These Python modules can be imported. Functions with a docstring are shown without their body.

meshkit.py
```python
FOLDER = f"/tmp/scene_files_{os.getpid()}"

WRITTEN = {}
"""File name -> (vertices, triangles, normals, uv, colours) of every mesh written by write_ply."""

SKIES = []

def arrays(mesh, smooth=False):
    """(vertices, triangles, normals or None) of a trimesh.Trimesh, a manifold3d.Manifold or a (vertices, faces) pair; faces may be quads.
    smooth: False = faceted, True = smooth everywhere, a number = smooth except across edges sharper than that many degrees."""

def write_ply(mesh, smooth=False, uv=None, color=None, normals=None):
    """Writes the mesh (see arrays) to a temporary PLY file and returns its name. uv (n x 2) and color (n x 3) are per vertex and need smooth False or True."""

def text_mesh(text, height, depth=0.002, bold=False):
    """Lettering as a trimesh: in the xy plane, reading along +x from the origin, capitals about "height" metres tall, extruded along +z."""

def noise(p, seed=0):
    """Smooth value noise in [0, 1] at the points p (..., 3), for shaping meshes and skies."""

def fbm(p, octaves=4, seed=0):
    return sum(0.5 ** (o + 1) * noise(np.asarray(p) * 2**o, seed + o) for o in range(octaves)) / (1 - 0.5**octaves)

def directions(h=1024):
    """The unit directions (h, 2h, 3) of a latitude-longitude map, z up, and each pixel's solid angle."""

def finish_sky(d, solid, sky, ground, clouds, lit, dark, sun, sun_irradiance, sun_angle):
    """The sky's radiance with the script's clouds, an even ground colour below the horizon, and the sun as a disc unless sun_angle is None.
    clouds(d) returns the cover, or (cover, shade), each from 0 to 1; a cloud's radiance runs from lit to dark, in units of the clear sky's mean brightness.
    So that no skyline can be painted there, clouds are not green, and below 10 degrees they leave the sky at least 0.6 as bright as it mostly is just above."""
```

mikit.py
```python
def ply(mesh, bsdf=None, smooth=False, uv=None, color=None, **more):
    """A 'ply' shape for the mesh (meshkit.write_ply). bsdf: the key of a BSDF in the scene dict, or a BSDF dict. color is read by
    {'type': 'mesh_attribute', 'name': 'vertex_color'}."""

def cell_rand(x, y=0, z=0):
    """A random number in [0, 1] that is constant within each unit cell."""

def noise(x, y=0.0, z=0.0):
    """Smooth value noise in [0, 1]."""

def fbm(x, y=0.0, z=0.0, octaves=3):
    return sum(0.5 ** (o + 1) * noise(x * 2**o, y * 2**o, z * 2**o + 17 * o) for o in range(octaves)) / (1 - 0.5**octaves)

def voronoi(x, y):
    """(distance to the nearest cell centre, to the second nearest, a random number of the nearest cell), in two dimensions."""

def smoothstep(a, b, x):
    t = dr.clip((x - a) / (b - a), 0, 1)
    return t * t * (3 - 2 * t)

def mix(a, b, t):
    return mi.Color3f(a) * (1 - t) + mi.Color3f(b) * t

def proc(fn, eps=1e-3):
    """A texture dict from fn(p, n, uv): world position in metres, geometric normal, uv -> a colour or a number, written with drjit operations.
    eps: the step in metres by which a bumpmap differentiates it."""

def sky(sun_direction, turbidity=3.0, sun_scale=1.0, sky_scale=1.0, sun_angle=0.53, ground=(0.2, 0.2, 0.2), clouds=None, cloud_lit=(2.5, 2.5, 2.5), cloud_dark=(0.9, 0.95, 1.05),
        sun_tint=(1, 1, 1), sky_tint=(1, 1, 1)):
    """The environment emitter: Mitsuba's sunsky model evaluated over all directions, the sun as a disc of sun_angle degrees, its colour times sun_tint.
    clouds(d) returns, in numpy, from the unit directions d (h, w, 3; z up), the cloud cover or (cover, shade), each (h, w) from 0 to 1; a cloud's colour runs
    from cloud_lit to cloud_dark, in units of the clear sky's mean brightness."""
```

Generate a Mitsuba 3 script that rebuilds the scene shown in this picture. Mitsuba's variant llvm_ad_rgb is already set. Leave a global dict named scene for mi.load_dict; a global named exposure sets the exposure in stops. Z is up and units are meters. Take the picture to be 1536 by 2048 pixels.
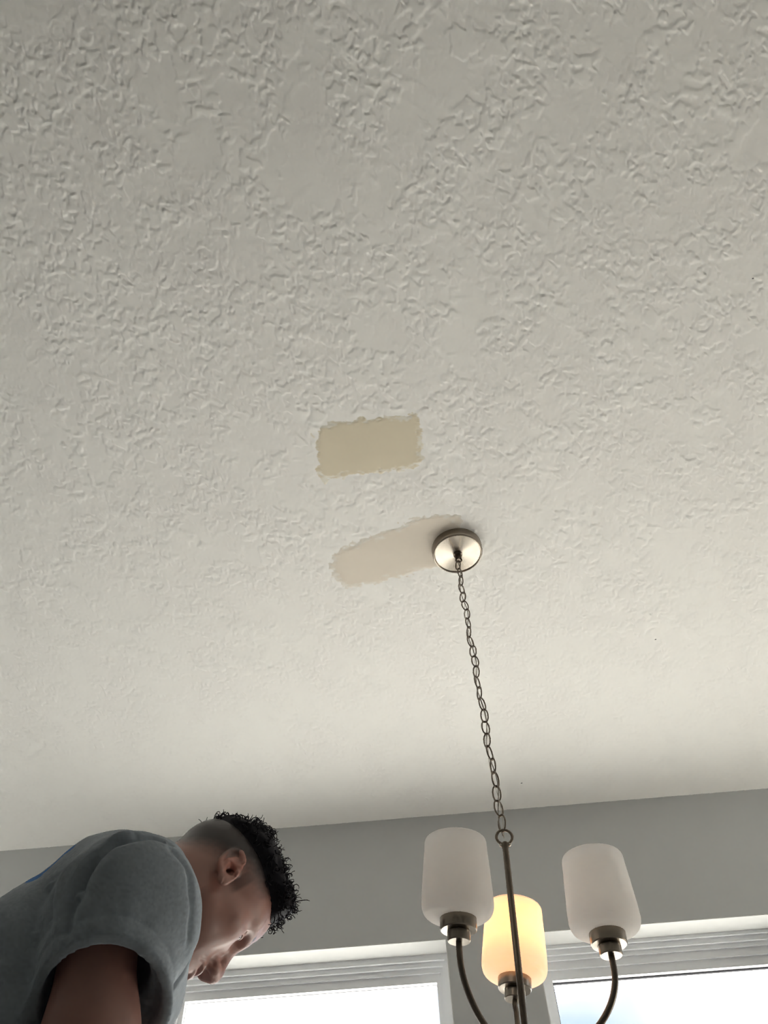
import math, random
import numpy as np, trimesh, mitsuba as mi, mikit, drjit as dr
import manifold3d as m3
from mikit import proc, noise, fbm, smoothstep, mix
import meshkit
from shapely.geometry import Polygon

T = mi.ScalarTransform4f
random.seed(7)
rng = np.random.default_rng(7)
scene, labels = {}, {}

# ------------------------------------------------------------------ camera, sky, exposure
CAM_Z, CEIL_Z, WALL_Y = 0.94, 2.44, 2.273
PITCH, ROLL, YAW, FOCAL = 0.95872638, -0.05634025, -0.04243489, 1554.74
FWD = np.array([math.sin(YAW) * math.cos(PITCH), math.cos(YAW) * math.cos(PITCH), math.sin(PITCH)])
_r0 = np.array([math.cos(YAW), -math.sin(YAW), 0.0])
_u0 = np.cross(_r0, FWD)
RIGHT = math.cos(ROLL) * _r0 + math.sin(ROLL) * _u0
UP = -math.sin(ROLL) * _r0 + math.cos(ROLL) * _u0
CAM = np.array([0.0, 0.0, CAM_Z])
scene['camera'] = {'type': 'perspective', 'fov': math.degrees(2 * math.atan(768 / FOCAL)), 'fov_axis': 'x', 'near_clip': 0.02, 'far_clip': 200.0,
                   'to_world': T().look_at(origin=CAM.tolist(), target=(CAM + FWD).tolist(), up=UP.tolist())}
exposure = 4.72


def clouds(d):
    p = d / np.maximum(d[..., 2:3] + 0.25, 0.1)
    p = np.stack([p[..., 0], p[..., 1], np.zeros_like(p[..., 0])], -1)
    a = meshkit.fbm(p * 2.2 + 3.1, 5, seed=3)
    b = meshkit.fbm(p * 4.5 + 9.0, 4, seed=8)
    cover = np.clip((a - 0.30) / 0.2, 0, 1)
    return cover, np.clip((b - 0.40) / 0.3, 0, 1) * 0.95


scene['sky'] = mikit.sky((0.42, -0.45, 0.79), turbidity=3.0, sun_scale=1.0, sky_scale=0.30, ground=(0.51, 0.56, 0.61), sun_tint=(0.95, 1.0, 1.05), clouds=clouds,
                         cloud_lit=(1.6, 1.6, 1.6), cloud_dark=(0.84, 0.98, 1.10))


# ------------------------------------------------------------------ helpers
def put(key, mesh, bsdf, smooth=False, label=None, cat=None, group=None, kind=None, **kw):
    scene[key] = mikit.ply(mesh, bsdf, smooth, **kw)
    info(key, label, cat, group, kind)


def info(key, label=None, cat=None, group=None, kind=None):
    d = {k: v for k, v in (('label', label), ('category', cat), ('group', group), ('kind', kind)) if v}
    if d:
        labels[key] = d


def numbered(key):
    if key not in scene:
        return key
    n = 1
    while f'{key}_{n:03d}' in scene:
        n += 1
    return f'{key}_{n:03d}'


def box(x0, x1, y0, y1, z0, z1):
    b = trimesh.creation.box((x1 - x0, y1 - y0, z1 - z0))
    b.apply_translation(((x0 + x1) / 2, (y0 + y1) / 2, (z0 + z1) / 2))
    return b


def cat_mesh(*m):
    return trimesh.util.concatenate(list(m))


def frame_to(o, axis, ref=(0, 1, 0)):
    """4x4 that takes local z to axis and the local origin to o."""
    z = np.asarray(axis, float) / np.linalg.norm(axis)
    x = np.cross(ref, z)
    x /= np.linalg.norm(x)
    m = np.eye(4)
    m[:3, 0], m[:3, 1], m[:3, 2], m[:3, 3] = x, np.cross(z, x), z, o
    return m


def lathe(profile, n=64, closed=False):
    """Revolves (radius, z) pairs about z. Returns a mesh and (angle, z) uv, the seam doubled."""
    p = np.asarray(profile, float)
    if closed:
        p = np.vstack([p, p[:1]])
    a = np.linspace(0, 2 * np.pi, n + 1)
    v = np.stack([p[:, None, 0] * np.cos(a), p[:, None, 0] * np.sin(a), np.broadcast_to(p[:, None, 1], (len(p), n + 1))], -1)
    i, j = np.meshgrid(np.arange(len(p) - 1), np.arange(n), indexing='ij')
    k = i * (n + 1) + j
    q = np.stack([k, k + 1, k + n + 2, k + n + 1], -1).reshape(-1, 4)
    return trimesh.Trimesh(v.reshape(-1, 3), np.vstack([q[:, [0, 1, 2]], q[:, [0, 2, 3]]]), process=False)


def tube(points, r, sides=12, closed=False, caps=True):
    p = np.asarray(points, float)
    n = len(p)
    rr = np.broadcast_to(r, (n,))
    t = (np.roll(p, -1, 0) - np.roll(p, 1, 0)) if closed else np.gradient(p, axis=0)
    t /= np.linalg.norm(t, axis=1, keepdims=True) + 1e-12
    a = np.zeros_like(p)
    ref = np.array([0, 0, 1.0]) if abs(t[0, 2]) < 0.9 else np.array([1.0, 0, 0])
    cur = np.cross(t[0], ref)
    for k in range(n):
        cur = cur - t[k] * np.dot(cur, t[k])
        cur /= np.linalg.norm(cur) + 1e-12
        a[k] = cur
    b = np.cross(t, a)
    ang = np.arange(sides) * 2 * np.pi / sides
    v = p[:, None] + rr[:, None, None] * (np.cos(ang)[None, :, None] * a[:, None] + np.sin(ang)[None, :, None] * b[:, None])
    m = n if closed else n - 1
    i, j = np.meshgrid(np.arange(m), np.arange(sides), indexing='ij')
    i2 = (i + 1) % n
    q = np.stack([i * sides + j, i * sides + (j + 1) % sides, i2 * sides + (j + 1) % sides, i2 * sides + j], -1).reshape(-1, 4)
    f = [q[:, [0, 1, 2]], q[:, [0, 2, 3]]]
    v = v.reshape(-1, 3)
    if caps and not closed:
        v = np.vstack([v, p[:1], p[-1:]])
        s = np.arange(sides)
        f += [np.stack([(s + 1) % sides, s, s * 0 + n * sides], 1), np.stack([(n - 1) * sides + s, (n - 1) * sides + (s + 1) % sides, s * 0 + n * sides + 1], 1)]
    return trimesh.Trimesh(v, np.vstack(f), process=False)


def smooth01(a, b, x):
    t = np.clip((x - a) / (b - a), 0, 1)
    return t * t * (3 - 2 * t)


def spline(pts, n=40):
    from scipy.interpolate import CubicSpline
    p = np.asarray(pts, float)
    s = np.r_[0, np.cumsum(np.linalg.norm(np.diff(p, axis=0), axis=1))]
    return CubicSpline(s, p)(np.linspace(0, s[-1], n))


# ------------------------------------------------------------------ materials
def rgb(r, g, b):
    return {'type': 'rgb', 'value': [r, g, b]}


scene['ceiling_paint'] = {'type': 'diffuse', 'reflectance': rgb(0.81, 0.80, 0.775)}


def orange_peel(p, n, uv):
    return fbm(p.x * 90, p.y * 90, p.z * 90, 2)


scene['wall_paint'] = {'type': 'twosided', 'bsdf': {'type': 'bumpmap', 'scale': 0.0005, 'texture': proc(orange_peel, 8e-4),
                       'nested': {'type': 'diffuse', 'reflectance': rgb(0.52, 0.53, 0.53)}}}
scene['trim_paint'] = {'type': 'twosided', 'bsdf': {'type': 'principled', 'base_color': rgb(0.80, 0.80, 0.80), 'roughness': 0.4, 'specular': 0.4}}
scene['vinyl'] = {'type': 'twosided', 'bsdf': {'type': 'principled', 'base_color': rgb(0.78, 0.79, 0.81), 'roughness': 0.3, 'specular': 0.5}}
scene['soffit_paint'] = {'type': 'twosided', 'bsdf': {'type': 'diffuse', 'reflectance': rgb(0.68, 0.68, 0.67)}}
scene['gasket'] = {'type': 'twosided', 'bsdf': {'type': 'diffuse', 'reflectance': rgb(0.10, 0.10, 0.11)}}
scene['pane_glass'] = {'type': 'thindielectric', 'int_ior': 1.5}


def boards(p, n, uv):
    row = dr.floor(p.x / 0.13)
    v = fbm(p.x * 40 + row * 7.3, p.y * 2.5 + row * 3.1, 1.0, 3)
    t = mikit.cell_rand(row, dr.floor((p.y + row * 0.37) / 1.2), 2)
    return mix((0.36, 0.35, 0.325), (0.45, 0.435, 0.405), 0.5 * v + 0.5 * t)


scene['floor_wood'] = {'type': 'twosided', 'bsdf': {'type': 'principled', 'base_color': proc(boards), 'roughness': 0.4}}
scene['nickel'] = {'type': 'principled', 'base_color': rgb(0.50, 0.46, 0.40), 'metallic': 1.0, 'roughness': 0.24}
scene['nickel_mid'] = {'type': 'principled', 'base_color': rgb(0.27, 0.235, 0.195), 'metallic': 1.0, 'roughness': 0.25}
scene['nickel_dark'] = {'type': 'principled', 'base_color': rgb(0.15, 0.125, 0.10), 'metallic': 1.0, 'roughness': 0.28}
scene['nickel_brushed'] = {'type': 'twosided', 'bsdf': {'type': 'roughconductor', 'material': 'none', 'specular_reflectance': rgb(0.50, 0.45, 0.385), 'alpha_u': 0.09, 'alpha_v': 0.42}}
scene['opal_glass'] = {'type': 'principledthin', 'base_color': rgb(0.93, 0.91, 0.89), 'roughness': 0.45, 'diff_trans': 1.15, 'eta': 1.4}
scene['wire_sleeve'] = {'type': 'principled', 'base_color': rgb(0.30, 0.27, 0.23), 'roughness': 0.35, 'specular': 0.5}

# ------------------------------------------------------------------ the room
X0, X1, Y0 = -2.35, 2.6, -4.2
put('floor', box(X0 - 0.1, X1 + 0.1, Y0 - 0.1, WALL_Y + 0.15, -0.12, 0), 'floor_wood', label='light brown wooden floor', kind='structure')


def wall_with_holes(a0, a1, t0, t1, holes, axis):
    """A wall slab from a0 to a1 along x (axis 0) or y (axis 1), t0..t1 thick, floor to ceiling, with rectangular holes (a, b, z0, z1)."""
    m = m3.Manifold.cube((a1 - a0, t1 - t0, CEIL_Z)).translate((a0, t0, 0))
    for a, b, z0, z1 in holes:
        m = m - m3.Manifold.cube((b - a, t1 - t0 + 0.2, z1 - z0)).translate((a, t0 - 0.1, z0))
    k = m.to_mesh()
    v, f = np.array(k.vert_properties[:, :3]), np.array(k.tri_verts)
    if axis == 1:
        v = v[:, [1, 0, 2]]
        f = f[:, ::-1]
    return trimesh.Trimesh(v, f, process=False)


HEAD_Z, SILL_Z = CAM_Z + 1.108, 0.30
OPEN_1, OPEN_2 = (-0.79, 0.012), (0.2585, 1.06)
put('wall_front', wall_with_holes(X0 - 0.1, X1 + 0.1, WALL_Y, WALL_Y + 0.15, [(*OPEN_1, SILL_Z, HEAD_Z), (*OPEN_2, SILL_Z, HEAD_Z)], 0), 'wall_paint',
    label='grey painted wall above and between the two windows', kind='structure')
put('wall_back', wall_with_holes(X0 - 0.1, X1 + 0.1, Y0 - 0.1, Y0, [], 0), 'wall_paint', label='grey painted wall behind', kind='structure')
put('wall_left', wall_with_holes(Y0, WALL_Y, X0 - 0.1, X0, [(1.62, 2.18, 0.5, 2.15)], 1), 'wall_paint', label='grey painted side wall', kind='structure')  # the hole is an added opening, out of view, letting daylight onto the ceiling
put('wall_right', wall_with_holes(Y0, WALL_Y, X1, X1 + 0.1, [(1.38, 2.18, 0.3, 2.25)], 1), 'wall_paint', label='grey painted side wall', kind='structure')  # larger unseen opening, added to brighten the ceiling towards the front wall


def picture_frame(x0, x1, z0, z1, side, head, y0, y1):
    o = m3.Manifold.cube((x1 - x0, y1 - y0, z1 - z0)).translate((x0, y0, z0))
    i = m3.Manifold.cube((x1 - x0 - 2 * side, y1 - y0 + 0.1, z1 - z0 - 2 * head)).translate((x0 + side, y0 - 0.05, z0 + head))
    k = (o - i).to_mesh()
    return trimesh.Trimesh(np.array(k.vert_properties[:, :3]), np.array(k.tri_verts), process=False)


def window(key, opening, steps, gasket, bead, label, side_scale):
    a, b = opening
    w = WALL_Y + 0.079
    parts = []
    at = 0.0
    for n, (to, back) in enumerate(steps):
        s0, s1 = at * side_scale, to * side_scale
        fr = picture_frame(a + s0, b - s0, SILL_Z + at, HEAD_Z - at, s1 - s0, to - at, w + back, WALL_Y + 0.148)
        name = f'{key}__frame' if n < len(steps) - 1 else f'{key}__sash'
        put(numbered(name), fr, 'vinyl')
        at = to
    put(f'{key}__return', picture_frame(a, b, SILL_Z, HEAD_Z, 0.0025, 0.0025, WALL_Y + 0.0008, w + 0.002), 'soffit_paint')
    s = at * side_scale
    g0 = w + steps[-1][1]
    put(f'{key}__gasket', picture_frame(a + s, b - s, SILL_Z + at, HEAD_Z - at, gasket, gasket, g0 + 0.016, g0 + 0.024), bead, label='dark glazing gasket' if bead == 'gasket' else None)
    v = np.array([[a + s, g0 + 0.02, SILL_Z + at], [b - s, g0 + 0.02, SILL_Z + at], [b - s, g0 + 0.02, HEAD_Z - at], [a + s, g0 + 0.02, HEAD_Z - at]])
    put(f'{key}__pane', trimesh.Trimesh(v, [[0, 1, 2], [0, 2, 3]], process=False), 'pane_glass')
    info(key, label, None, None, 'structure')


window('window_1', OPEN_1, [(0.0185, 0.0), (0.031, 0.010), (0.044, 0.020), (0.067, 0.028)], 0.0012, 'vinyl', 'white vinyl window in front of the man, its pane glaring white', 0.56)
window('window_2', OPEN_2, [(0.012, 0.0), (0.026, 0.009), (0.037, 0.018), (0.058, 0.026), (0.083, 0.034)], 0.003, 'gasket', 'white vinyl window at the right with cloudy sky in its pane', 0.50)

# ------------------------------------------------------------------ patches of joint compound and specks on the ceiling
def patch_mesh(outline, seed, thick, tone, tone_thin, feather):
    """A smear of compound: thickest inside, feathered out to nothing along a ragged edge. Returns the mesh and vertex colours."""
    import shapely
    poly = Polygon(outline).buffer(-0.006).buffer(0.006)
    st = 0.0018
    x0, y0, x1, y1 = poly.buffer(0.03).bounds
    gx, gy = np.meshgrid(np.arange(x0, x1, st), np.arange(y0, y1, st), indexing='ij')
    pts = shapely.points(gx.ravel(), gy.ravel())
    d = shapely.distance(poly.exterior, pts) * np.where(shapely.contains_xy(poly, gx.ravel(), gy.ravel()), 1, -1)
    q3 = np.c_[gx.ravel(), gy.ravel(), np.full(gx.size, seed * 1.7)]
    ragged = (meshkit.fbm(q3 * 70, 4, seed) - 0.5) * 0.028 + (meshkit.fbm(q3 * [160, 330, 1], 3, seed + 5) - 0.5) * 0.014
    d = (d + ragged).reshape(gx.shape)
    h = np.clip(d / 0.012, 0, 1)
    h = h * h * (3 - 2 * h) * thick + np.clip(d / 0.002, -1, 1) * 0.00025
    v = np.stack([gx, gy, CEIL_Z - 0.00015 - h], -1).reshape(-1, 3)
    nx, ny = gx.shape
    i, j = np.meshgrid(np.arange(nx - 1), np.arange(ny - 1), indexing='ij')
    k = i * ny + j
    ok = (np.maximum.reduce([d[:-1, :-1], d[1:, :-1], d[:-1, 1:], d[1:, 1:]]) > -0.0015).ravel()
    qd = np.stack([k, k + 1, k + ny + 1, k + ny], -1).reshape(-1, 4)[ok]
    f = np.vstack([qd[:, [0, 1, 2]], qd[:, [0, 2, 3]]])
    used = np.unique(f)
    re = np.full(len(v), -1)
    re[used] = np.arange(len(used))
    n = (meshkit.fbm(q3 * [60, 110, 1], 3, seed + 9) - 0.5)
    w = np.clip((d.ravel() + n * 0.03) / feather, 0, 1)
    w = (w * w * (3 - 2 * w))[:, None]
    tint = 1 + 0.06 * (meshkit.fbm(q3 * 22, 3, seed + 2) - 0.5)[:, None]
    col = (np.array(tone_thin) * (1 - w) + np.array(tone) * w) * tint
    return trimesh.Trimesh(v[used], re[f], process=False), col[used]


PATCH_A = [(-0.179, 0.827), (-0.152, 0.807), (-0.096, 0.800), (-0.031, 0.801), (0.045, 0.803), (0.058, 0.83), (0.052, 0.867), (0.056, 0.913), (0.036, 0.94), (-0.01, 0.942), (-0.09, 0.943), (-0.148, 0.945), (-0.180, 0.952), (-0.182, 0.906)]
PATCH_B = [(-0.196, 1.195), (-0.178, 1.162), (-0.134, 1.135), (-0.047, 1.108), (0.027, 1.078), (0.087, 1.068), (0.14, 1.085), (0.14, 1.20), (0.105, 1.215), (0.054, 1.238), (-0.023, 1.254), (-0.1, 1.27), (-0.16, 1.276), (-0.187, 1.237)]


def ceiling_relief():
    """The sprayed and knocked down texture of the visible ceiling as a height field, sanded away around the patches."""
    import shapely
    ny, nx = 930, 1100
    t = np.linspace(0, 1, ny)
    ys = -0.22 + (WALL_Y + 0.22) * (0.72 * t + 0.28 * t * t)
    hw = 0.80 + 0.72 * t
    X = 0.0 + np.linspace(-1, 1, nx)[None, :] * hw[:, None] - 0.10 * t[:, None]
    Y = np.repeat(ys[:, None], nx, 1)
    P = np.stack([X, Y, np.zeros_like(X)], -1)
    w = P + 0.008 * (np.stack([meshkit.noise(P * 88, 1), meshkit.noise(P * 88, 2), X * 0], -1) - 0.5)
    a = 0.62 * meshkit.noise(w * 88, 3) + 0.38 * meshkit.noise(w * 175, 4)
    b = meshkit.noise(P * 24, 5)
    c = meshkit.noise(P * 9, 6)
    h = smooth01(0.47, 0.57, a + 0.22 * (b - 0.5)) * (0.35 + 0.65 * smooth01(0.2, 0.6, b))
    a2 = 0.6 * meshkit.noise(w * 125 + 30, 7) + 0.4 * meshkit.noise(w * 200 + 9, 8)
    h = 0.75 * h + 0.45 * smooth01(0.56, 0.66, a2) * smooth01(0.3, 0.6, c)
    h = h + 0.10 * meshkit.noise(P * 240, 9)
    for o, grow in ((PATCH_A, 0.004), (PATCH_B, 0.004)):
        poly = Polygon(o)
        d = shapely.distance(poly, shapely.points(X.ravel(), Y.ravel())).reshape(X.shape)
        k = smooth01(0.0, 0.02, d + 0.02 * (meshkit.noise(P * 60, 12) - 0.5))
        h = h * (0.12 + 0.88 * k)
    h = h * (1.0 - 0.5 * smooth01(1.1, 2.1, Y))
    z = CEIL_Z - 0.0001 - RELIEF * h
    v = np.stack([X, Y, z], -1).reshape(-1, 3)
    i, j = np.meshgrid(np.arange(ny - 1), np.arange(nx - 1), indexing='ij')
    k = i * nx + j
    q = np.stack([k, k + nx, k + nx + 1, k + 1], -1).reshape(-1, 4)
    return trimesh.Trimesh(v, np.vstack([q[:, [0, 1, 2]], q[:, [0, 2, 3]]]), process=False)


RELIEF = 0.0015
slab = box(X0 - 0.1, X1 + 0.1, Y0 - 0.1, WALL_Y + 0.15, CEIL_Z, CEIL_Z + 0.12)
slab.unmerge_vertices()
put('ceiling', cat_mesh(slab, ceiling_relief()), 'ceiling_paint', True, label='white textured ceiling with a sprayed knockdown finish', kind='structure')


def trowel(p, n, uv):
    return fbm(p.x * 35, p.y * 90, 1.0, 2)


scene['compound'] = {'type': 'twosided', 'bsdf': {'type': 'bumpmap', 'scale': 0.0003, 'texture': proc(trowel, 1e-3),
                     'nested': {'type': 'diffuse', 'reflectance': {'type': 'mesh_attribute', 'name': 'vertex_color'}}}}
pm, pc = patch_mesh(PATCH_A, 3, 0.0010, (0.655, 0.59, 0.465), (0.74, 0.71, 0.635), 0.010)
put('joint_compound_patch', pm, 'compound', True, color=pc, label='rectangular tan patch of joint compound in the middle of the ceiling', cat='ceiling patch')
pm, pc = patch_mesh(PATCH_B, 11, 0.0010, (0.69, 0.628, 0.55), (0.735, 0.705, 0.65), 0.016)
put('joint_compound_patch_001', pm, 'compound', True, color=pc, label='slanting pale beige patch of joint compound running to the lamp canopy', cat='ceiling patch')
for k, (x, y, s, lab) in enumerate([(0.649, 1.553, 0.0022, 'tiny dark speck on the ceiling right of the chain'), (0.731, 0.571, 0.0018, 'tiny dark speck at the right edge of the ceiling'),
                                    (0.294, 2.138, 0.0026, 'tiny grey speck on the ceiling close to the wall, right of the chain')]):
    b = trimesh.creation.icosphere(2, s)
    b.apply_transform(np.diag([1, 0.8, 0.5, 1]))
    b.apply_translation((x, y, CEIL_Z - 0.0004))
    put(numbered('ceiling_speck'), b, 'gasket', True, label=lab, cat='speck')

# ------------------------------------------------------------------ chandelier
CX, CY = 0.1225, 1.179
CANOPY = np.array([CX, CY, CEIL_Z])
RING = np.array([0.1163, 1.183, CAM_Z + 0.7367])
AX = np.array([0.0561, -0.0483, 0.9973])
info('chandelier', 'brushed nickel chandelier with three opal glass shades hanging by a chain', 'chandelier')


def local(m, mat):
    m = m.copy()
    m.apply_transform(mat)
    return m


down = np.eye(4)
down[:3, :3] = np.diag([1, -1, -1.0])
down[:3, 3] = CANOPY
can = lathe([(0.0, 0.0), (0.0612, 0.0), (0.0612, 0.002), (0.0606, 0.012), (0.0608, 0.0185), (0.0603, 0.0215), (0.0590, 0.0238), (0.0570, 0.0245), (0.0553, 0.0238), (0.0545, 0.0222), (0.0545, 0.015), (0, 0.015)], 96)
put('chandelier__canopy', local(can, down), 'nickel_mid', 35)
rad = np.linspace(0.0546, 0.009, 24)
face = lathe([(r, 0.0225 + 0.0016 * (1 - (r / 0.0546) ** 2)) for r in rad], 128)
fuv = np.stack([np.tile(np.linspace(0, 1, 129), 24), np.repeat(np.linspace(0, 1, 24), 129)], 1)
put('chandelier__canopy__face_plate', local(face, down), 'nickel_brushed', True, uv=fuv)
nut = lathe([(0.0, 0.0225), (0.0105, 0.0225), (0.0110, 0.0265), (0.0105, 0.0295), (0.0085, 0.031), (0.0078, 0.034), (0.0085, 0.037), (0.0078, 0.041), (0.004, 0.0425), (0, 0.0425)], 32)
put('chandelier__canopy__collar', local(nut, down), 'nickel_dark', 35)
th = np.linspace(0, 2 * np.pi, 33)[:-1]
loop = tube(CANOPY + np.array([0, 0, -0.0475]) + np.stack([0.0068 * np.cos(th), 0 * th, 0.0068 * np.sin(th)], 1), 0.002, 10, closed=True)
put('chandelier__canopy__loop', loop, 'nickel_dark', True)

# the chain: oval links, each turned a quarter against the next
z_top, z_bot = CEIL_Z - 0.0525, RING[2] + 0.0055
N_LINK = 25
pitch = (z_top - z_bot) / N_LINK
for k in range(N_LINK):
    f = (k + 0.5) / N_LINK
    c = np.array([CX - 0.004, CY, 0]) * (1 - f) + np.array([RING[0] + 0.0008, RING[1], 0]) * f + np.array([0.0016 * math.sin(k * 1.3), 0, z_top - (k + 0.5) * pitch])
    hl, hw = pitch / 2 + 0.0013, 0.0076
    tw = math.radians((38 if k % 2 else -46) + 14 * math.sin(k * 2.1))
    side = np.array([math.cos(tw), math.sin(tw), 0])
    lean = np.array([0.05 * math.sin(k * 1.9), 0.04 * math.cos(k * 1.1), 1.0])
    pts = c + np.sign(np.cos(th))[:, None] * (np.abs(np.cos(th)) ** 0.9)[:, None] * hw * side + np.sin(th)[:, None] * hl * lean
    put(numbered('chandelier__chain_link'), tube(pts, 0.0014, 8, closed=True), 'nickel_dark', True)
s = np.linspace(0, 1, 160)
wire = np.stack([CX - 0.004 + (RING[0] - CX + 0.0045) * s + 0.0042 * np.sin(s * 31), CY + (RING[1] - CY) * s + 0.0035 * np.cos(s * 27), CEIL_Z - 0.045 + (RING[2] - 0.004 - CEIL_Z + 0.045) * s], 1)
put('chandelier__power_wire', tube(wire, 0.0010, 8), 'wire_sleeve', True)
s2 = np.linspace(0, 1, 160)
wire2 = np.stack([CX - 0.004 + (RING[0] - CX + 0.0035) * s2 - 0.0035 * np.sin(s2 * 24 + 1), CY + (RING[1] - CY) * s2 - 0.003 * np.cos(s2 * 21), CEIL_Z - 0.045 + (RING[2] - 0.006 - CEIL_Z + 0.045) * s2], 1)
put('chandelier__ground_wire', tube(wire2, 0.0006, 6), 'nickel', True)

# ring on top of the stem
RR = 0.0128
RC = RING + np.array([0.0005, 0, -0.006])
ringm = tube(RC + np.stack([RR * np.cos(th), 0 * th, RR * np.sin(th)], 1), 0.0024, 12, closed=True)
put('chandelier__hanging_ring', ringm, 'nickel_dark', True)
STEM_TOP = RC - AX * (RR - 0.003)
HUB_L = 0.30
stem_m = frame_to(STEM_TOP, -AX)
stem = lathe([(0, -0.001), (0.0042, -0.001), (0.0058, 0.001), (0.0058, 0.008), (0.0050, 0.010), (0.0049, HUB_L - 0.01), (0.0049, HUB_L)], 32)
put('chandelier__stem', local(stem, stem_m), 'nickel_dark', 35)
ears = []
for sgn in (-1, 1):
    e = trimesh.creation.icosphere(2, 0.0026)
    e.apply_translation((0, 0, 0))
    e = local(e, frame_to(STEM_TOP - AX * 0.004, -AX))
    e.apply_translation((sgn * 0.0072, -0.001, 0))
    ears.append(e)
put('chandelier__stem__set_screw', ears[0], 'nickel', True)
put('chandelier__stem__set_screw_001', ears[1], 'nickel', True)
HUB = STEM_TOP - AX * HUB_L
hub = lathe([(0, -0.022), (0.007, -0.022), (0.009, -0.018), (0.018, -0.016), (0.021, -0.012), (0.021, 0.014), (0.018, 0.018), (0.010, 0.020), (0.008, 0.03), (0.0085, 0.036), (0.004, 0.042), (0, 0.043)], 48)
put('chandelier__hub', local(hub, frame_to(HUB, -AX)), 'nickel', 35)

SHADES = [((0.0229, 1.106, 0.5333), (0.075, -0.10, 0.992), False), ((0.2341, 1.1592, 0.524), (0.055, -0.04, 0.998), False), ((0.1026, 1.3081, 0.5386), (0.150, 0.0, 0.985), True)]
cup_profile = [(0.0, 0.0), (0.0150, 0.0), (0.0160, 0.001), (0.0160, 0.0125), (0.0150, 0.0135), (0.0175, 0.0140), (0.0245, 0.0142), (0.0258, 0.0155), (0.0258, 0.0305), (0.0250, 0.0315), (0, 0.0315)]
outer = [(0.018, 0.0300), (0.028, 0.0302), (0.038, 0.0312), (0.0455, 0.0345), (0.0498, 0.0400), (0.0515, 0.0480), (0.0514, 0.0600), (0.0502, 0.080), (0.0487, 0.105), (0.0472, 0.125), (0.0463, 0.1395), (0.0455, 0.1412)]


def smooth_profile(p, n):
    from scipy.interpolate import PchipInterpolator
    p = np.asarray(p)
    t = np.r_[0, np.cumsum(np.linalg.norm(np.diff(p, axis=0), axis=1))]
    return PchipInterpolator(t, p)(np.linspace(0, t[-1], n))


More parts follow.
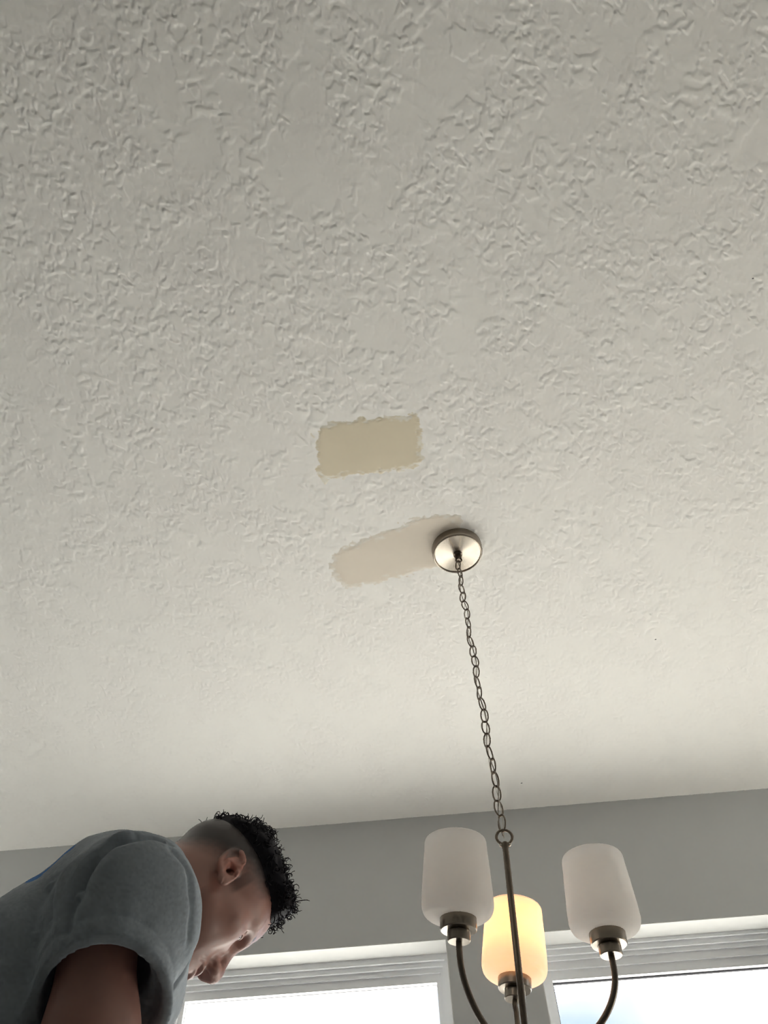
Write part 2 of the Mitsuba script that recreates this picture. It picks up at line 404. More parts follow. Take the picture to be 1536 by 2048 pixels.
shade_prof = np.vstack([smooth_profile(outer, 70), [(0.0449, 0.1412), (0.0442, 0.1395), (0.0443, 0.1370)]])
for k, (c, ax, lit) in enumerate(SHADES):
    c = np.array(c) + (0, 0, CAM_Z)
    m = frame_to(c, ax)
    arm = f'chandelier__arm' + (f'_{k:03d}' if k else '')
    down_ = -np.asarray(AX)
    radial = (c - HUB) - AX * np.dot(c - HUB, AX)
    Rr = np.linalg.norm(radial)
    er = radial / Rr
    top = np.dot(c - HUB, AX)
    a = np.linspace(0, np.pi / 2, 28)
    arc = [HUB + er * (0.015 + (Rr - 0.015) * math.sin(t)) + AX * (-0.004 + (top - 0.012) * (1 - math.cos(t)) ** 0.92) for t in a]
    arc += [c - np.asarray(ax) * 0.010, c - np.asarray(ax) * 0.002, c + np.asarray(ax) * 0.003]
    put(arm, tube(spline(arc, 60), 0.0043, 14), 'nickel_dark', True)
    put(arm + '__fitter', local(lathe(cup_profile, 48), m), 'nickel_mid', 35)
    put(arm + '__shade', local(lathe(shade_prof, 72), m), 'opal_glass', True,
        label='lit opal glass shade glowing warm orange' if lit else 'unlit white opal glass shade')
    bulb = lathe([(0.0, 0.060), (0.011, 0.060), (0.0125, 0.074), (0.016, 0.088), (0.0205, 0.099), (0.022, 0.109), (0.0205, 0.119), (0.0145, 0.127), (0.006, 0.131), (0, 0.1315)], 32)
    base = lathe([(0, 0.031), (0.012, 0.031), (0.012, 0.058), (0.011, 0.0605), (0, 0.0605)], 24)
    put(arm + '__socket', local(base, m), 'vinyl', 35)
    if lit:
        scene[arm + '__bulb'] = mikit.ply(local(bulb, m), 'vinyl', 35, emitter={'type': 'area', 'radiance': rgb(0.42, 0.155, 0.032)})
        labels[arm + '__bulb'] = {'label': 'glowing bulb inside the lit shade'}
    else:
        put(arm + '__bulb', local(bulb, m), 'opal_glass', 35)
#PERSON
# ------------------------------------------------------------------ the man
def vlen(v):
    return np.sqrt((v * v).sum(-1))


def sd_ball(p, c, r):
    return vlen(p - c) - r


def sd_egg(p, c, r, rot=None):
    q = p - c
    if rot is not None:
        q = q @ rot
    r = np.asarray(r, float)
    k0, k1 = vlen(q / r), vlen(q / (r * r))
    return k0 * (k0 - 1) / np.maximum(k1, 1e-9)


def sd_cone(p, a, b, ra, rb):
    """Rounded cone from a to b (a capsule whose radius runs from ra to rb)."""
    a, b = np.asarray(a, float), np.asarray(b, float)
    ab = b - a
    t = np.clip(((p - a) @ ab) / (ab @ ab), 0, 1)
    return vlen(p - a - t[:, None] * ab) - (ra + (rb - ra) * t)


def su(d1, d2, k):
    h = np.clip(0.5 + 0.5 * (d2 - d1) / k, 0, 1)
    return d2 * (1 - h) + d1 * h - k * h * (1 - h)


def ss(d1, d2, k):
    """d1 without d2, rounded."""
    return -su(-d1, d2, k)


def surface(fn, lo, hi, st):
    """Naive surface nets of fn < 0 on a grid of step st, evaluated only near the surface."""
    lo, hi = np.asarray(lo, float), np.asarray(hi, float)
    n = (np.ceil((hi - lo) / st / 4).astype(int) + 1) * 4 + 1
    c = [lo[k] + st * np.arange(0, n[k], 4) for k in range(3)]
    cg = np.stack(np.meshgrid(*c, indexing='ij'), -1)
    cd = fn(cg.reshape(-1, 3)).reshape(cg.shape[:3])
    near = np.abs(cd) < st * 4 * 2.2
    D = np.repeat(np.repeat(np.repeat(cd, 4, 0), 4, 1), 4, 2)[:n[0], :n[1], :n[2]].astype(np.float64)
    N = np.repeat(np.repeat(np.repeat(near, 4, 0), 4, 1), 4, 2)[:n[0], :n[1], :n[2]]
    N = np.maximum(N, np.roll(N, -2, 0)) | np.roll(N, -2, 1) | np.roll(N, -2, 2)
    idx = np.argwhere(N)
    vals = np.concatenate([fn(lo + st * part) for part in np.array_split(idx, max(1, len(idx) // 400000))])
    D[tuple(idx.T)] = vals
    S = D < 0
    m = tuple(k - 1 for k in n)
    cnt = np.zeros(m, int)
    acc = np.zeros(m + (3,))
    num = np.zeros(m)
    corner = lambda A, o: A[o[0]:o[0] + m[0], o[1]:o[1] + m[1], o[2]:o[2] + m[2]]
    act = np.zeros(m, bool)
    s0 = corner(S, (0, 0, 0))
    for o in np.ndindex(2, 2, 2):
        act |= corner(S, o) != s0
    ai = np.argwhere(act)
    acc = np.zeros((len(ai), 3))
    num = np.zeros(len(ai))
    for ax in range(3):
        e = np.eye(3, dtype=int)[ax]
        for o in np.ndindex(2, 2, 2):
            if o[ax]:
                continue
            o = np.array(o)
            i0, i1 = ai + o, ai + o + e
            d0, d1 = D[tuple(i0.T)], D[tuple(i1.T)]
            x = (d0 < 0) != (d1 < 0)
            t = d0[x] / (d0[x] - d1[x])
            acc[x] += o + t[:, None] * e
            num[x] += 1
    V = lo + st * (ai + acc / num[:, None])
    vid = np.full(m, -1)
    vid[tuple(ai.T)] = np.arange(len(ai))
    F = []
    for ax in range(3):
        u, w = [(1, 2), (2, 0), (0, 1)][ax]
        A = S
        sl0 = [slice(0, k) for k in S.shape]
        sl1 = list(sl0)
        sl0[ax], sl1[ax] = slice(0, -1), slice(1, None)
        a, b = S[tuple(sl0)], S[tuple(sl1)]
        ii = np.argwhere(a != b)
        ok = (ii[:, u] > 0) & (ii[:, w] > 0) & (ii[:, u] < m[u]) & (ii[:, w] < m[w])
        ii = ii[ok]
        eu, ew = np.eye(3, dtype=int)[u], np.eye(3, dtype=int)[w]
        q = np.stack([vid[tuple((ii - eu - ew).T)], vid[tuple((ii - ew).T)], vid[tuple(ii.T)], vid[tuple((ii - eu).T)]], 1)
        inside = a[tuple(ii.T)]
        q = np.where(inside[:, None], q, q[:, ::-1])
        F.append(q)
    F = np.vstack(F)
    F = F[(F >= 0).all(1)]
    return trimesh.Trimesh(V, np.vstack([F[:, [0, 1, 2]], F[:, [0, 2, 3]]]), process=False)


def drop_crumbs(m, least=400):
    parts = m.split(only_watertight=False)
    return max(parts, key=lambda p: len(p.faces)) if len(parts) > 1 else m


# --- the head, in its own frame: x to the man's right, y forward, z up, origin midway between the ears
HEAD_C = np.array([-0.3575, 1.1202, 0.6452 + CAM_Z])
HEAD_R = np.array([[0.774, 0.375, 0.511], [-0.631, 0.523, 0.573], [-0.052, -0.766, 0.641]])
_u, _, _v = np.linalg.svd(HEAD_R)
HEAD_R = _u @ _v


def to_world(v):
    return np.asarray(v) @ HEAD_R.T + HEAD_C


def head_sdf(p):
    x = np.abs(p[:, 0])
    m = np.c_[x, p[:, 1:]]
    d = sd_egg(p, (0, 0.000, 0.044), (0.0745, 0.0930, 0.081))
    d = su(d, sd_egg(p, (0, 0.046, 0.058), (0.058, 0.055, 0.054)), 0.02)                   # forehead
    d = su(d, sd_egg(m, (0.044, 0.046, 0.034), (0.022, 0.034, 0.030)), 0.02)               # temple
    d = su(d, sd_egg(p, (0, 0.030, -0.012), (0.061, 0.063, 0.078)), 0.03)
    d = su(d, sd_cone(m, (0.044, 0.014, -0.050), (0.016, 0.072, -0.092), 0.021, 0.018), 0.035)
    d = su(d, sd_egg(m, (0.040, 0.040, -0.040), (0.021, 0.034, 0.036)), 0.025)             # cheek
    d = su(d, sd_egg(p, (0, 0.079, -0.098), (0.020, 0.015, 0.016)), 0.015)
    d = su(d, sd_egg(m, (0.050, 0.056, -0.014), (0.016, 0.019, 0.014)), 0.028)          # cheek bone
    d = su(d, sd_egg(p, (0, 0.077, -0.062), (0.030, 0.019, 0.026)), 0.015)               # mouth swell
    d = su(d, sd_cone(m, (0.012, 0.0875, 0.0300), (0.041, 0.074, 0.0325), 0.0095, 0.009), 0.018)  # brow
    d = ss(d, sd_egg(m, (0.0315, 0.098, 0.0090), (0.0205, 0.0195, 0.0140)), 0.009)        # socket
    d = ss(d, sd_ball(m, (0.018, 0.096, 0.008), 0.006), 0.008)
    d = su(d, sd_ball(m, (0.0320, 0.0735, 0.0080), 0.0145), 0.004)                        # lids
    lid = sd_egg(m, (0.0325, 0.0865, 0.0040), (0.0130, 0.0085, 0.0021))
    d = ss(d, lid, 0.0015)
    d = ss(d, sd_cone(m, (0.020, 0.084, 0.0135), (0.044, 0.080, 0.0135), 0.0008, 0.0008), 0.003)  # lid crease
    nose = su(sd_cone(p, (0, 0.0915, 0.018), (0, 0.1075, -0.018), 0.0080, 0.0092), sd_ball(p, (0, 0.1105, -0.0315), 0.0120), 0.012)
    nose = su(nose, sd_egg(m, (0.0122, 0.1010, -0.0360), (0.0088, 0.0125, 0.0095)), 0.008)
    nose = su(nose, sd_ball(p, (0, 0.094, -0.030), 0.010), 0.01)
    d = su(d, nose, 0.012)
    d = ss(d, sd_egg(m, (0.0068, 0.1040, -0.0470), (0.0032, 0.0058, 0.0046)), 0.0015)     # nostrils
    d = ss(d, sd_cone(p, (0, 0.1035, -0.048), (0, 0.101, -0.055), 0.0018, 0.0022), 0.004)  # philtrum
    d = su(d, sd_egg(m, (0.0085, 0.0925, -0.0612), (0.017, 0.0085, 0.0048)), 0.004)
    d = su(d, sd_egg(p, (0, 0.0905, -0.0725), (0.0205, 0.0095, 0.0062)), 0.004)
    d = ss(d, sd_egg(p, (0, 0.1000, -0.0668), (0.0245, 0.0160, 0.0010)), 0.0022)         # line of the mouth
    d = ss(d, sd_egg(p, (0, 0.0950, -0.0835), (0.016, 0.006, 0.005)), 0.008)
    d = ss(d, sd_cone(m, (0.020, 0.097, -0.040), (0.033, 0.084, -0.066), 0.001, 0.0012), 0.006)  # nasolabial fold
    # the ear
    th_, ry = math.radians(27), math.radians(-26)
    er = np.array([[math.cos(ry), -math.sin(ry), 0], [math.sin(ry), math.cos(ry), 0], [0, 0, 1]]) @ np.array([[1, 0, 0], [0, math.cos(th_), -math.sin(th_)], [0, math.sin(th_), math.cos(th_)]])
    e = (m - np.array([0.0775, -0.008, -0.0025])) @ er / 1.04
    low = np.clip(-e[:, 2] / 0.034, 0, 1)
    ez = e.copy()
    ez[:, 1] = e[:, 1] / (1.0 - 0.36 * low) - 0.004 * low
    k = vlen(np.stack([ez[:, 1] / 0.0165, ez[:, 2] / 0.0325], -1))
    plate = np.maximum((k - 1) * 0.017, np.abs(e[:, 0] + 0.0005) - 0.0030)
    helix = np.sqrt(((k - 1.0) * 0.018) ** 2 + (e[:, 0] - 0.0035) ** 2) - 0.0034 + 0.03 * np.clip(-e[:, 2] / 0.02 - 0.2 + e[:, 1] * 60, 0, 1) * (ez[:, 1] > -0.004)
    ear = su(plate, helix, 0.003)
    anti = np.minimum(sd_cone(e, (0.0025, -0.0085, -0.016), (0.0050, -0.0070, 0.004), 0.0030, 0.0036), sd_cone(e, (0.0050, -0.0070, 0.004), (0.002, 0.001, 0.0175), 0.0036, 0.0026))
    anti = np.minimum(anti, sd_cone(e, (0.0050, -0.0070, 0.004), (0.001, 0.0105, 0.0085), 0.0034, 0.0022))
    ear = su(ear, anti, 0.0035)
    ear = su(ear, sd_cone(e, (0.000, 0.0135, 0.010), (0.0015, 0.0035, 0.0015), 0.0030, 0.0018), 0.003)  # root of the helix
    ear = ss(ear, sd_egg(e, (0.0015, 0.0035, -0.0065), (0.0085, 0.0075, 0.0085)), 0.0025)
    ear = su(ear, sd_egg(e, (0.0035, 0.0125, -0.0075), (0.0042, 0.0036, 0.0058)), 0.003)   # tragus
    ear = su(ear, sd_egg(e, (0.0005, -0.0005, -0.0285), (0.0042, 0.0080, 0.0085)), 0.005)  # lobe
    ear = su(ear, sd_cone(m, (0.066, 0.001, -0.016), (0.068, 0.003, 0.012), 0.0065, 0.0065), 0.003)
    return su(d, ear, 0.0035)


# --- the body: joints in the room (metres; z from the floor)
def J(x, y, z):
    return np.array([x, y, z + CAM_Z])


NECK_TOP, NECK_LOW = to_world((0, -0.022, -0.035)), J(-0.478, 1.012, 0.590)
SH_R, EL_R, WR_R = J(-0.408, 0.915, 0.520), J(-0.390, 0.950, 0.215), J(-0.200, 1.080, 0.060)
SH_L, EL_L, WR_L = J(-0.500, 1.215, 0.490), J(-0.455, 1.290, 0.205), J(-0.250, 1.250, 0.045)
BELLY, HIP = J(-0.570, 1.010, 0.300), J(-0.660, 0.990, 0.030)
HIP_R, HIP_L = HIP + (0.02, -0.095, -0.02), HIP + (0.0, 0.095, -0.02)


def body_sdf(p):
    q = (p - HEAD_C) @ HEAD_R
    d = head_sdf(q)
    neck = sd_cone(p, NECK_TOP, NECK_LOW, 0.056, 0.064)
    d = su(d, neck, 0.03)
    for s, e, w in ((SH_R, EL_R, WR_R), (SH_L, EL_L, WR_L)):
        a = sd_cone(p, s, e, 0.045, 0.043)
        a = su(a, sd_egg(p, s + (e - s) * 0.55 + np.array([0.006, 0, 0]), (0.052, 0.050, 0.085)), 0.03)
        a = su(a, sd_cone(p, e, w, 0.043, 0.029), 0.02)
        d = su(d, a, 0.02)
        f = (w - e) / np.linalg.norm(w - e)
        side = np.cross(f, (0, 0, 1.0))
        side /= np.linalg.norm(side)
        drop = np.array([0, 0, -1.0])
        palm = w + f * 0.055 + drop * 0.008
        h = sd_egg(p, palm, (0.044, 0.016, 0.040), np.stack([f, np.cross(side, f), side], 1))
        for n in range(4):
            k0 = palm + f * 0.034 + side * (0.027 - 0.018 * n)
            ln = (0.040, 0.046, 0.043, 0.034)[n]
            k1 = k0 + f * ln + drop * 0.012
            k2 = k1 + f * ln * 0.45 + drop * 0.024
            h = su(h, np.minimum(sd_cone(p, k0, k1, 0.0095, 0.0085), sd_cone(p, k1, k2, 0.0085, 0.0075)), 0.006)
        sg = 1 if s is SH_L else -1
        t0 = w + f * 0.022 + side * 0.026 * sg
        t1 = t0 + f * 0.036 + side * 0.022 * sg + drop * 0.010
        h = su(h, np.minimum(sd_cone(p, t0, t1, 0.013, 0.010), sd_cone(p, t1, t1 + f * 0.028, 0.010, 0.0085)), 0.008)
        d = su(d, h, 0.010)
    d = su(d, sd_cone(p, SH_R, SH_L, 0.042, 0.042), 0.03)
    d = su(d, sd_cone(p, (SH_R + SH_L) / 2 - (0, 0, 0.03), BELLY, 0.07, 0.08), 0.03)
    return d


def shirt_sdf(p):
    # trunk: bent forward, the back rounded
    spine = [(J(-0.455, 1.030, 0.557), 0.085), (J(-0.500, 1.022, 0.480), 0.120), (J(-0.550, 1.015, 0.370), 0.122), (J(-0.605, 1.000, 0.240), 0.125), (J(-0.655, 0.990, 0.080), 0.135)]
    d = sd_cone(p, spine[0][0], spine[1][0], spine[0][1], spine[1][1])
    for (a, ra), (b, rb) in zip(spine[1:-1], spine[2:]):
        d = su(d, sd_cone(p, a, b, ra, rb), 0.04)
    # shoulders, chest
    d = su(d, sd_cone(p, J(-0.386, 0.928, 0.529), J(-0.444, 1.01, 0.588), 0.080, 0.080), 0.030)
    d = su(d, sd_cone(p, SH_L, J(-0.50, 1.05, 0.53), 0.072, 0.09), 0.05)
    d = su(d, sd_cone(p, J(-0.381, 0.955, 0.495), J(-0.424, 1.085, 0.495), 0.072, 0.075), 0.05)
    d = su(d, sd_cone(p, J(-0.490, 1.03, 0.38), J(-0.580, 1.00, 0.12), 0.092, 0.125), 0.05)
    d = su(d, sd_cone(p, J(-0.444, 1.01, 0.580), J(-0.384, 1.000, 0.606), 0.078, 0.040), 0.03)   # loose front
    d = ss(d, sd_cone(p, SH_R + (EL_R - SH_R) * 0.16, EL_R, 0.061, 0.062), 0.012)
    # sleeves
    for s, e, off in ((SH_R, EL_R, (0.012, 0, 0)), (SH_L, EL_L, (0.0, 0, 0))):
        ax = (e - s) / np.linalg.norm(e - s)
        o = s + np.array(off)
        sl = sd_cone(p, o, o + ax * 0.26, 0.074, 0.084)
        hem = HEM_N if s is SH_R else ax
        sl = np.maximum(sl, (p - s) @ hem - SLEEVE)
        cav = np.maximum(sd_cone(p, o + ax * 0.02, o + ax * 0.25, 0.058, 0.0800), (p - s) @ hem - SLEEVE - 0.006)
        d = su(d, ss(sl, cav, 0.003), 0.014)
    # neckline
    nd = (NECK_TOP - NECK_LOW) / np.linalg.norm(NECK_TOP - NECK_LOW)
    d = ss(d, sd_cone(p, NECK_LOW + nd * 0.03, NECK_LOW + nd * 0.25, 0.061, 0.072), 0.006)
    return d


SLEEVE = 0.098
HEM_N = np.array([0.174, -0.405, -0.90])


def along(p, curve):
    """Distance of the points p from a polyline."""
    best = np.full(len(p), 9.0)
    c = np.asarray(curve, float)
    for a, b in zip(c[:-1], c[1:]):
        t = np.clip(((p - a) @ (b - a)) / ((b - a) @ (b - a)), 0, 1)
        best = np.minimum(best, vlen(p - a - t[:, None] * (b - a)))
    return best


FOLDS = [  # (curve on the cloth, depth, width)
    ([(-0.340, 0.893, 1.528), (-0.349, 0.887, 1.527), (-0.381, 0.856, 1.510), (-0.397, 0.850, 1.500), (-0.409, 0.844, 1.479), (-0.414, 0.843, 1.465), (-0.418, 0.844, 1.453), (-0.419, 0.847, 1.435)], 0.0095, 0.0065),
    ([(-0.421, 0.848, 1.432), (-0.423, 0.850, 1.414), (-0.421, 0.851, 1.397), (-0.421, 0.853, 1.386)], 0.0060, 0.006),
    ([(-0.372, 0.868, 1.524), (-0.392, 0.856, 1.514), (-0.404, 0.848, 1.498), (-0.412, 0.846, 1.478)], -0.0050, 0.0050),
    ([(-0.453, 0.870, 1.478), (-0.463, 0.881, 1.466), (-0.462, 0.881, 1.447), (-0.451, 0.871, 1.415)], 0.0050, 0.006),
    ([(-0.440, 0.862, 1.488), (-0.447, 0.866, 1.470), (-0.446, 0.867, 1.450), (-0.440, 0.864, 1.425)], -0.0040, 0.005),
    ([(-0.491, 0.916, 1.494), (-0.491, 0.908, 1.477), (-0.490, 0.902, 1.461), (-0.485, 0.897, 1.442), (-0.476, 0.894, 1.416)], 0.0045, 0.007),
    ([(-0.478, 0.900, 1.490), (-0.477, 0.893, 1.470), (-0.474, 0.889, 1.445), (-0.468, 0.885, 1.418)], -0.0035, 0.006),
    ([(-0.338, 0.868, 1.425), (-0.338, 0.868, 1.411), (-0.340, 0.867, 1.395)], 0.0012, 0.008),
    ([(-0.327, 0.920, 1.390), (-0.330, 0.929, 1.383), (-0.339, 0.947, 1.375), (-0.352, 0.972, 1.369)], 0.0040, 0.005),
    ([(-0.312, 0.985, 1.420), (-0.320, 0.991, 1.407), (-0.332, 0.990, 1.388), (-0.352, 0.980, 1.369)], 0.0045, 0.006),
    ([(-0.337, 0.880, 1.510), (-0.325, 0.891, 1.505), (-0.311, 0.905, 1.493), (-0.302, 0.913, 1.461), (-0.301, 0.929, 1.432), (-0.307, 0.945, 1.411)], 0.0030, 0.0040),
]
PRINT_A, PRINT_B = np.array([-0.528, 0.943, 1.516]), np.array([-0.493, 0.944, 1.555])

shirt = drop_crumbs(surface(shirt_sdf, (-1.0, 0.75, CAM_Z - 0.12), (-0.25, 1.4, CAM_Z + 0.75), 0.0032))
v, n = np.array(shirt.vertices), np.array(shirt.vertex_normals)
push = np.zeros(len(v))
for curve, depth, width in FOLDS:
    dd = along(v, curve)
    ends = np.minimum(vlen(v - curve[0]), vlen(v - curve[-1]))
    push -= 1.7 * depth * np.exp(-(dd / width) ** 2 / 2) * smooth01(0.0, 0.012, ends)
for s_, e_ in ((SH_R, EL_R), (SH_L, EL_L)):
    ax_ = (e_ - s_) / np.linalg.norm(e_ - s_)
    along_ = (v - s_) @ ax_
    t_ = (v - s_) @ (HEM_N if s_ is SH_R else ax_)
    around = vlen(v - s_ - along_[:, None] * ax_) < 0.10
    push -= 0.0016 * np.exp(-((t_ - (SLEEVE - 0.019)) / 0.0022) ** 2) * around
push += 0.0050 * (meshkit.fbm(v * 15, 3, 5) - 0.5) + 0.0012 * (meshkit.noise(v * 60, 6) - 0.5)
v = v + n * push[:, None]
heather = 0.5 * meshkit.noise(v * [700, 700, 230], 3) + 0.5 * meshkit.noise(v * 330, 4)
col = np.array([0.200, 0.228, 0.255]) * (0.80 + 0.40 * heather)[:, None]
strip = along(v, [PRINT_A, PRINT_B])
mark = np.maximum.reduce([smooth01(0.013, 0.010, vlen(v - PRINT_A)), smooth01(0.011, 0.009, vlen(v - PRINT_B)), smooth01(0.0055, 0.0035, strip)])[:, None]
col = col * (1 - mark) + np.array([0.03, 0.12, 0.32]) * mark
scene['shirt_cloth'] = {'type': 'twosided', 'bsdf': {'type': 'principled', 'base_color': {'type': 'mesh_attribute', 'name': 'vertex_color'}, 'roughness': 0.9, 'specular': 0.2, 'sheen': 0.6}}
info('person', 'man with short curly black hair in a grey T-shirt, head bowed, beside the window', 'person')
put('person__shirt', trimesh.Trimesh(v, shirt.faces, process=False), 'shirt_cloth', True, color=col, label='heather grey T-shirt with a blue print on the back')


def head_colours(w):
    q = (w - HEAD_C) @ HEAD_R
    x, y, z = np.abs(q[:, 0]), q[:, 1], q[:, 2]
    skin = np.array([0.29, 0.150, 0.122]) * (0.94 + 0.12 * meshkit.fbm(w * 60, 3, 2))[:, None]
    red = np.exp(-(vlen(np.c_[x - 0.08, y + 0.012, z + 0.002]) / 0.028) ** 2) * 0.8 * (x > 0.075)
    skin = skin * (1 - red[:, None]) + np.array([0.40, 0.15, 0.11]) * red[:, None]
    lips = smooth01(0.0, 1.0, 1.25 - vlen(np.c_[x / 0.023, (y - 0.097) / 0.016, (z + 0.0668) / 0.0105])) * (y > 0.085)
    skin = skin * (1 - 0.8 * lips[:, None]) + np.array([0.30, 0.13, 0.115]) * 0.8 * lips[:, None]
    # clipped sides and nape that fade into the skin
    line = np.where(y > 0.0, 0.022 + 0.55 * np.maximum(y - 0.012, 0) + 6.0 * np.maximum(y - 0.05, 0) ** 1.0 * 0.35, 0.022 + 0.75 * np.minimum(y, 0))
    fade = smooth01(-0.020, 0.038, z - line + 0.006 * (meshkit.noise(w * 220, 8) - 0.5))
    burn = smooth01(0.006, 0.0, np.abs(y - 0.016) - 0.006) * smooth01(-0.016, 0.006, z) * (x > 0.05) * 0.6
    fade = np.maximum(fade, burn) * (vlen(np.c_[x - 0.083, y + 0.012, z - 0.0]) > 0.024 * (x > 0.077))
    fade = np.where((x > 0.0775) & (z < 0.042) & (y > -0.045) & (y < 0.02), 0, fade)
    beard = 0.22 * smooth01(-0.035, -0.060, z) * (y > 0.0) * smooth01(0.0, 0.02, vlen(np.c_[x / 1.4, y - 0.098, z + 0.067]) - 0.014)
    brow = smooth01(1.15, 0.6, along(np.c_[x, y, z], [(0.011, 0.096, 0.030), (0.028, 0.094, 0.036), (0.047, 0.075, 0.0335)]) / 0.0058) * 0.8
    k = np.clip(np.maximum.reduce([fade * 0.97, beard, brow]), 0, 1)[:, None]
    return skin * (1 - k) + np.array([0.020, 0.017, 0.018]) * k


NECK_AX = (NECK_LOW - NECK_TOP) / np.linalg.norm(NECK_LOW - NECK_TOP)
hv = to_world([(a, b, c) for a in (-0.1, 0.1) for b in (-0.12, 0.14) for c in (-0.14, 0.14)])
fine = surface(body_sdf, hv.min(0), hv.max(0), 0.0017)
rough = surface(body_sdf, (-0.80, 0.75, CAM_Z - 0.06), (0.0, 1.42, CAM_Z + 0.70), 0.0042)


def beyond(m, lo, hi):
    t = (m.triangles_center - NECK_TOP) @ NECK_AX
    r = vlen(m.triangles_center - HEAD_C)
    keep = (t > lo) & (t < hi)
    m.update_faces(keep)
    m.remove_unreferenced_vertices()
    return m


fine = beyond(fine, -1, 0.034)
rough = beyond(rough, 0.030, 2)
inside = ((fine.triangles_center > hv.min(0) + 0.004) & (fine.triangles_center < hv.max(0) - 0.004)).all(1)
fine.update_faces(inside)
fine.remove_unreferenced_vertices()
skin_mesh = cat_mesh(fine, rough)
scene['skin'] = {'type': 'twosided', 'bsdf': {'type': 'principled', 'base_color': {'type': 'mesh_attribute', 'name': 'vertex_color'}, 'roughness': 0.40, 'specular': 0.45}}
put('person__body', skin_mesh, 'skin', True, color=head_colours(np.array(skin_mesh.vertices)))

# eyes, looking down
scene['eye'] = {'type': 'principled', 'base_color': {'type': 'mesh_attribute', 'name': 'vertex_color'}, 'roughness': 0.08, 'specular': 0.6}
for sx in (1, -1):
    ball = trimesh.creation.icosphere(4, 0.0130)
    gaze = np.array([0.10, 0.86, -0.50])
    gaze /= np.linalg.norm(gaze)
    a_ = np.degrees(np.arccos(np.clip(ball.vertices @ gaze / 0.0130, -1, 1)))[:, None]
    ec = np.where(a_ < 12, (0.005, 0.005, 0.005), np.where(a_ < 26, (0.06, 0.03, 0.015), (0.38, 0.34, 0.33)))
    ball.vertices = to_world(ball.vertices + (sx * 0.0320, 0.0735, 0.0080))
    put(numbered('person__eye'), ball, 'eye', True, color=ec)

# hair: a lumpy cap on top of the head and loose curls standing out of it
scene['hair'] = {'type': 'principled', 'base_color': rgb(0.014, 0.013, 0.017), 'roughness': 0.65, 'specular': 0.12}


def hair_weight(q):
    w = smooth01(0.058, 0.082, q[:, 2] + 0.10 * np.maximum(-q[:, 1], 0))
    return w * smooth01(0.098, 0.086, q[:, 1] - 0.25 * (q[:, 2] - 0.09) + 0.05 * np.abs(q[:, 0]))


def cap_sdf(p):
    q = p
    d = head_sdf(p)
    grow = 0.019 * hair_weight(q) * smooth01(-0.115, -0.03, q[:, 1]) + 0.010 * smooth01(0.03, 0.085, q[:, 1]) * hair_weight(q)
    lump = (meshkit.fbm(q * 75, 3, 21) - 0.5) * 0.016 * hair_weight(q)
    return d - grow - lump + 0.0012


cap = drop_crumbs(surface(cap_sdf, (-0.1, -0.13, 0.035), (0.1, 0.135, 0.175), 0.0026))
cq = np.array(cap.vertices)
hw = hair_weight(cq)
cap.update_faces((hw[cap.faces].min(1) > 0.04) & (cap.triangles_center[:, 2] > 0.045))
cap.remove_unreferenced_vertices()
curls = []
rh = np.random.default_rng(4)
cq, cn = np.array(cap.vertices), np.array(cap.vertex_normals)
cand = np.flatnonzero(hair_weight(cq) > 0.25)
for k in rh.choice(cand, 620, replace=False):
    o, nn = cq[k], cn[k]
    tan = np.cross(nn, rh.normal(size=3))
    tan /= np.linalg.norm(tan)
    bit = np.cross(nn, tan)
    L, R_, turns = rh.uniform(0.008, 0.020), rh.uniform(0.0022, 0.0048), rh.uniform(0.8, 2.0)
    if rh.random() < 0.05:
        L *= 1.5
    t = np.linspace(0, 1, 13)
    ang = rh.uniform(0, 6.28) + t * turns * 2 * np.pi
    ax_ = nn * rh.uniform(0.25, 0.8) + tan * rh.uniform(0.3, 1.0)
    ax_ /= np.linalg.norm(ax_)
    pts = o - nn * 0.003 + ax_ * (t * L)[:, None] + R_ * (np.cos(ang)[:, None] * bit + np.sin(ang)[:, None] * nn) * np.minimum(1, t * 3)[:, None]
    curls.append(tube(pts, 0.0011 * (1.15 - 0.75 * t), 5))
hair = cat_mesh(cap, *curls)
hair.vertices = to_world(hair.vertices)
put('person__hair', hair, 'hair', True, label='short curly black hair')


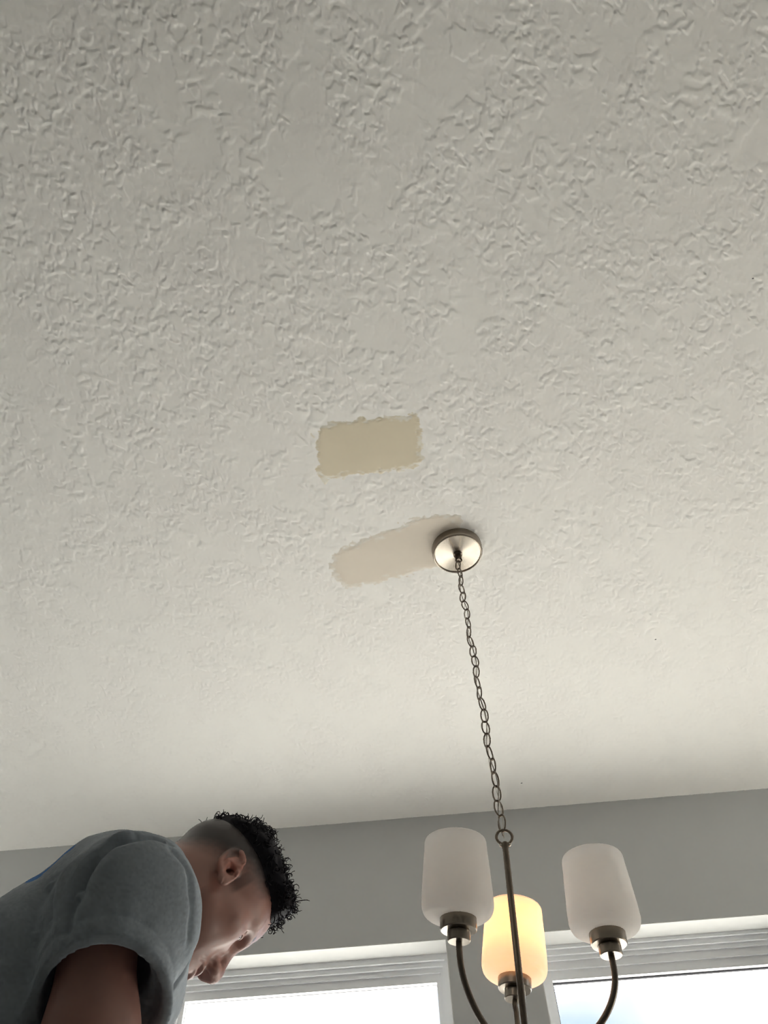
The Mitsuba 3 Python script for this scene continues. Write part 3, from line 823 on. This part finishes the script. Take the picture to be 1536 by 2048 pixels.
# trousers and shoes
HIP_R, HIP_L = HIP + (0.01, -0.085, -0.02), HIP + (0.0, 0.085, -0.02)
KN_R, KN_L = np.array([-0.560, 0.880, 0.50]), np.array([-0.520, 1.100, 0.50])
AN_R, AN_L = np.array([-0.640, 0.880, 0.09]), np.array([-0.600, 1.110, 0.09])


def trouser_sdf(p):
    d = sd_cone(p, HIP + (0.0, 0, 0.04), HIP + (0, 0, -0.05), 0.122, 0.125)
    for h_, k_, a_ in ((HIP_R, KN_R, AN_R), (HIP_L, KN_L, AN_L)):
        d = su(d, su(sd_cone(p, h_, k_, 0.100, 0.072), sd_cone(p, k_, a_, 0.072, 0.060), 0.02), 0.025)
    return np.maximum(d, 0.075 - p[:, 2]) + 0.004 * (meshkit.fbm(p * 14, 3, 8) - 0.5)


scene['denim'] = {'type': 'twosided', 'bsdf': {'type': 'principled', 'base_color': rgb(0.05, 0.065, 0.10), 'roughness': 0.9}}
scene['shoe_leather'] = {'type': 'twosided', 'bsdf': {'type': 'principled', 'base_color': rgb(0.05, 0.045, 0.04), 'roughness': 0.5}}
put('person__trousers', surface(trouser_sdf, (-0.85, 0.72, 0.05), (-0.35, 1.28, CAM_Z + 0.22), 0.008), 'denim', True)
for a_, turn in ((AN_R, -0.1), (AN_L, 0.15)):
    fw = np.array([math.cos(turn), math.sin(turn), 0])

    def shoe_sdf(p, a_=a_, fw=fw):
        o = np.array([a_[0], a_[1], 0.0])
        d = sd_cone(p, o + fw * -0.045 + (0, 0, 0.045), o + fw * 0.12 + (0, 0, 0.036), 0.043, 0.042)
        d = su(d, sd_cone(p, o + fw * 0.12 + (0, 0, 0.036), o + fw * 0.165 + (0, 0, 0.030), 0.044, 0.036), 0.02)
        d = su(d, sd_cone(p, o + (0, 0, 0.05), o + (0, 0, 0.10), 0.046, 0.048), 0.02)
        return np.maximum(np.maximum(d, -p[:, 2]), p[:, 2] - 0.11)
    put(numbered('person__shoe'), surface(shoe_sdf, (a_[0] - 0.12, a_[1] - 0.12, -0.02), (a_[0] + 0.24, a_[1] + 0.12, 0.13), 0.006), 'shoe_leather', 40)
